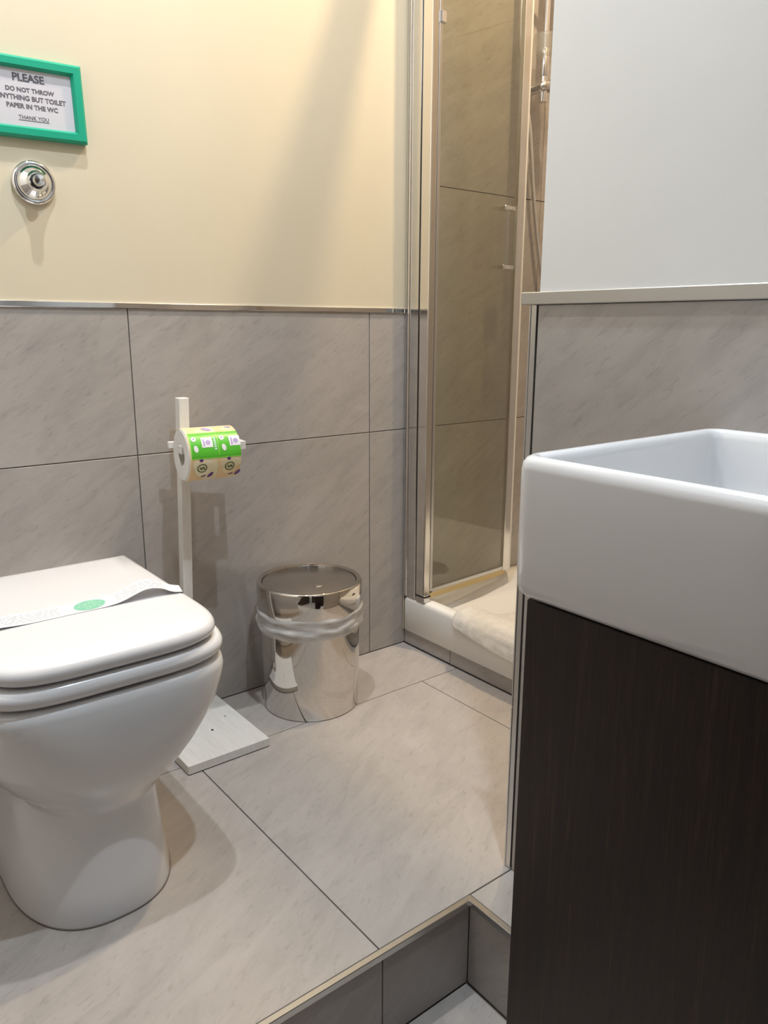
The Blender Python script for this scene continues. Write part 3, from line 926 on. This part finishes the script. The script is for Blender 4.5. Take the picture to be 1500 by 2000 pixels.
# bath mat draped over the tray rim
mat_pts = []
PROF = [(1.260, 0.0935), (1.180, 0.099), (1.120, 0.112), (1.085, 0.134), (1.060, 0.1475), (1.035, 0.1510), (1.017, 0.1475), (1.0085, 0.136), (1.0060, 0.120), (1.0050, 0.104), (1.0050, 0.092)]
NYm = 70
bm = bmesh.new()
def prof_at(t):
    f = t * (len(PROF) - 1)
    i = min(int(f), len(PROF) - 2)
    k = f - i
    return Vector((PROF[i][0] * (1 - k) + PROF[i + 1][0] * k, 0, PROF[i][1] * (1 - k) + PROF[i + 1][1] * k))
NT = 60
grid_o, grid_i = [], []
y0m, y1m = -0.205, -0.74
for j in range(NYm + 1):
    v = j / NYm
    y = y0m + (y1m - y0m) * v
    ed = min(1.0, v / 0.05)
    tmax = 0.80 + 0.20 * min(1, v / 0.42) ** 0.7
    ro, ri = [], []
    for i in range(NT + 1):
        t = i / NT
        p = prof_at(t * tmax)
        q = prof_at(min(1, t * tmax + 0.02)) - prof_at(max(0, t * tmax - 0.02))
        nrm = Vector((q.z, 0, -q.x)).normalized()
        edge = min(1.0, (1 - t) / 0.06) ** 0.5 * ed ** 0.5
        th = 0.0155 * edge
        b_ = 0.0016 * noise.noise(Vector((p.x * 55 + p.z * 55, y * 55, 0))) + 0.0028 * noise.noise(Vector((p.x * 14 + p.z * 14, y * 12, 4)))
        wav = 0.004 * noise.noise(Vector((p.x * 9 + p.z * 9, 7, 2)))
        po = p + nrm * (th + b_ * edge + 0.0005)
        ro.append(bm.verts.new((po.x, y + (wav if j < 8 else 0), po.z)))
        pi_ = p - nrm * 0.0
        ri.append(bm.verts.new((pi_.x, y + (wav if j < 8 else 0), pi_.z)))
    grid_o.append(ro)
    grid_i.append(ri)
for j in range(NYm):
    for i in range(NT):
        bm.faces.new((grid_o[j][i], grid_o[j][i + 1], grid_o[j + 1][i + 1], grid_o[j + 1][i]))
        bm.faces.new((grid_i[j][i], grid_i[j + 1][i], grid_i[j + 1][i + 1], grid_i[j][i + 1]))
for j in range(NYm):
    bm.faces.new((grid_o[j][NT], grid_i[j][NT], grid_i[j + 1][NT], grid_o[j + 1][NT]))
    bm.faces.new((grid_o[j][0], grid_o[j + 1][0], grid_i[j + 1][0], grid_i[j][0]))
for i in range(NT):
    bm.faces.new((grid_o[0][i], grid_i[0][i], grid_i[0][i + 1], grid_o[0][i + 1]))
    bm.faces.new((grid_o[NYm][i], grid_o[NYm][i + 1], grid_i[NYm][i + 1], grid_i[NYm][i]))
for v in bm.verts:
    v.co -= Vector((1.03, -0.47, 0.09))
tag(link('bath_mat', bm, M['terry'], None, True, (1.03, -0.47, 0.09)), 'white terry bath mat draped over the shower tray rim', 'bath mat')

# ------------------------------------------------------------------ basin on its cabinet
BXF, BXB, BYN, BYE, BZ0, BZ1 = 0.2385, 0.5645, -1.086, -1.66, 0.616, 0.7455
wash = thing('wash_basin', 'white rectangular ceramic basin on the dark cabinet', 'basin', ((BXF + BXB) / 2, (BYN + BYE) / 2, BZ0))
wlc = Vector(wash.location)
hx, hy = (BXB - BXF) / 2, (BYN - BYE) / 2
Hh = BZ1 - BZ0
secs = []
for ins, z in ((0.016, 0.0), (0.006, 0.0015), (0.002, 0.006), (0.0005, 0.014), (0.0, 0.03), (0.0, Hh - 0.012), (0.0012, Hh - 0.006), (0.004, Hh - 0.002), (0.008, Hh), (0.0125, Hh - 0.0005), (0.016, Hh - 0.004), (0.0175, Hh - 0.010)):
    secs.append(rrect(0, 0, hx - ins, hy - ins, max(0.006, 0.022 - ins * 0.6), z, 8))
for ins, z, rc in ((0.020, Hh - 0.05, 0.022), (0.024, 0.045, 0.028), (0.034, 0.028, 0.034), (0.055, 0.020, 0.045), (0.10, 0.017, 0.04)):
    secs.append(rrect(0, 0, hx - ins, hy - ins, rc, z, 8))
link('bowl', loft(secs), M['ceramic'], wash, math.radians(60))
link('drain', lathe([(0.0, 0.0165), (0.024, 0.0165), (0.024, 0.020), (0.018, 0.0215), (0.0, 0.0205)], 32), M['chrome'], wash, math.radians(40))

CXF, CYN = 0.250, -1.1015
cab = thing('vanity_cabinet', 'dark wenge vanity cabinet under the white basin', 'cabinet', (0.40, -1.37, ZL))
cl = Vector(cab.location)
def cbox(name, x0, x1, y0, y1, z0, z1, mat, bev=0.001, parent=None):
    return link(name, box(x0 - cl.x, x1 - cl.x, y0 - cl.y, y1 - cl.y, z0 - cl.z, z1 - cl.z, bev), mat, parent or cab)
cbox('side_panel', CXF + 0.020, XR - 0.002, CYN - 0.018, CYN, ZL, BZ0 - 0.0005, M['wenge'])
cbox('side_panel', CXF + 0.020, XR - 0.002, -1.645, -1.627, ZL, BZ0 - 0.0005, M['wenge'])
cbox('back_panel', XR - 0.012, XR - 0.002, -1.627, CYN - 0.018, ZL, BZ0 - 0.0005, M['wenge'])
cbox('top_panel', CXF + 0.020, XR - 0.012, -1.627, CYN - 0.018, BZ0 - 0.0185, BZ0 - 0.0005, M['wenge'])
cbox('door', CXF, CXF + 0.0185, -1.645, CYN, ZL + 0.005, BZ0 - 0.003, M['wenge'])

# ------------------------------------------------------------------ recessed ceiling lamps
def emission(name, col, s):
    m = bpy.data.materials.new(name)
    m.use_nodes = True
    nt = m.node_tree
    nt.nodes.clear()
    o = nt.nodes.new('ShaderNodeOutputMaterial')
    e = nt.nodes.new('ShaderNodeEmission')
    e.inputs[0].default_value = (*col, 1)
    e.inputs[1].default_value = s
    nt.links.new(e.outputs[0], o.inputs[0])
    return m
for (lx, ly), watts, col, lab_ in LAMPS:
    t = thing('ceiling_downlight', lab_, 'downlight', (lx, ly, CEIL), 0, 'recessed ceiling downlights')
    link('bezel', lathe([(0.036, 0.0), (0.050, 0.0), (0.048, -0.006), (0.040, -0.008), (0.036, -0.004)], 40, closed=True), M['chrome'], t, math.radians(40))
    link('lens', lathe([(0.0, -0.0005), (0.0355, -0.0005), (0.0355, -0.003), (0.0, -0.003)], 32), emission('lamp_glow', col, 12.0), t)
    ld = bpy.data.lights.new('downlight_beam', 'AREA')
    ld.shape = 'DISK'
    ld.size = 0.042
    ld.energy = watts
    ld.color = col
    lo = bpy.data.objects.new('downlight_beam', ld)
    C.objects.link(lo)
    lo.parent = t
    lo.location = (0, 0, -0.010)
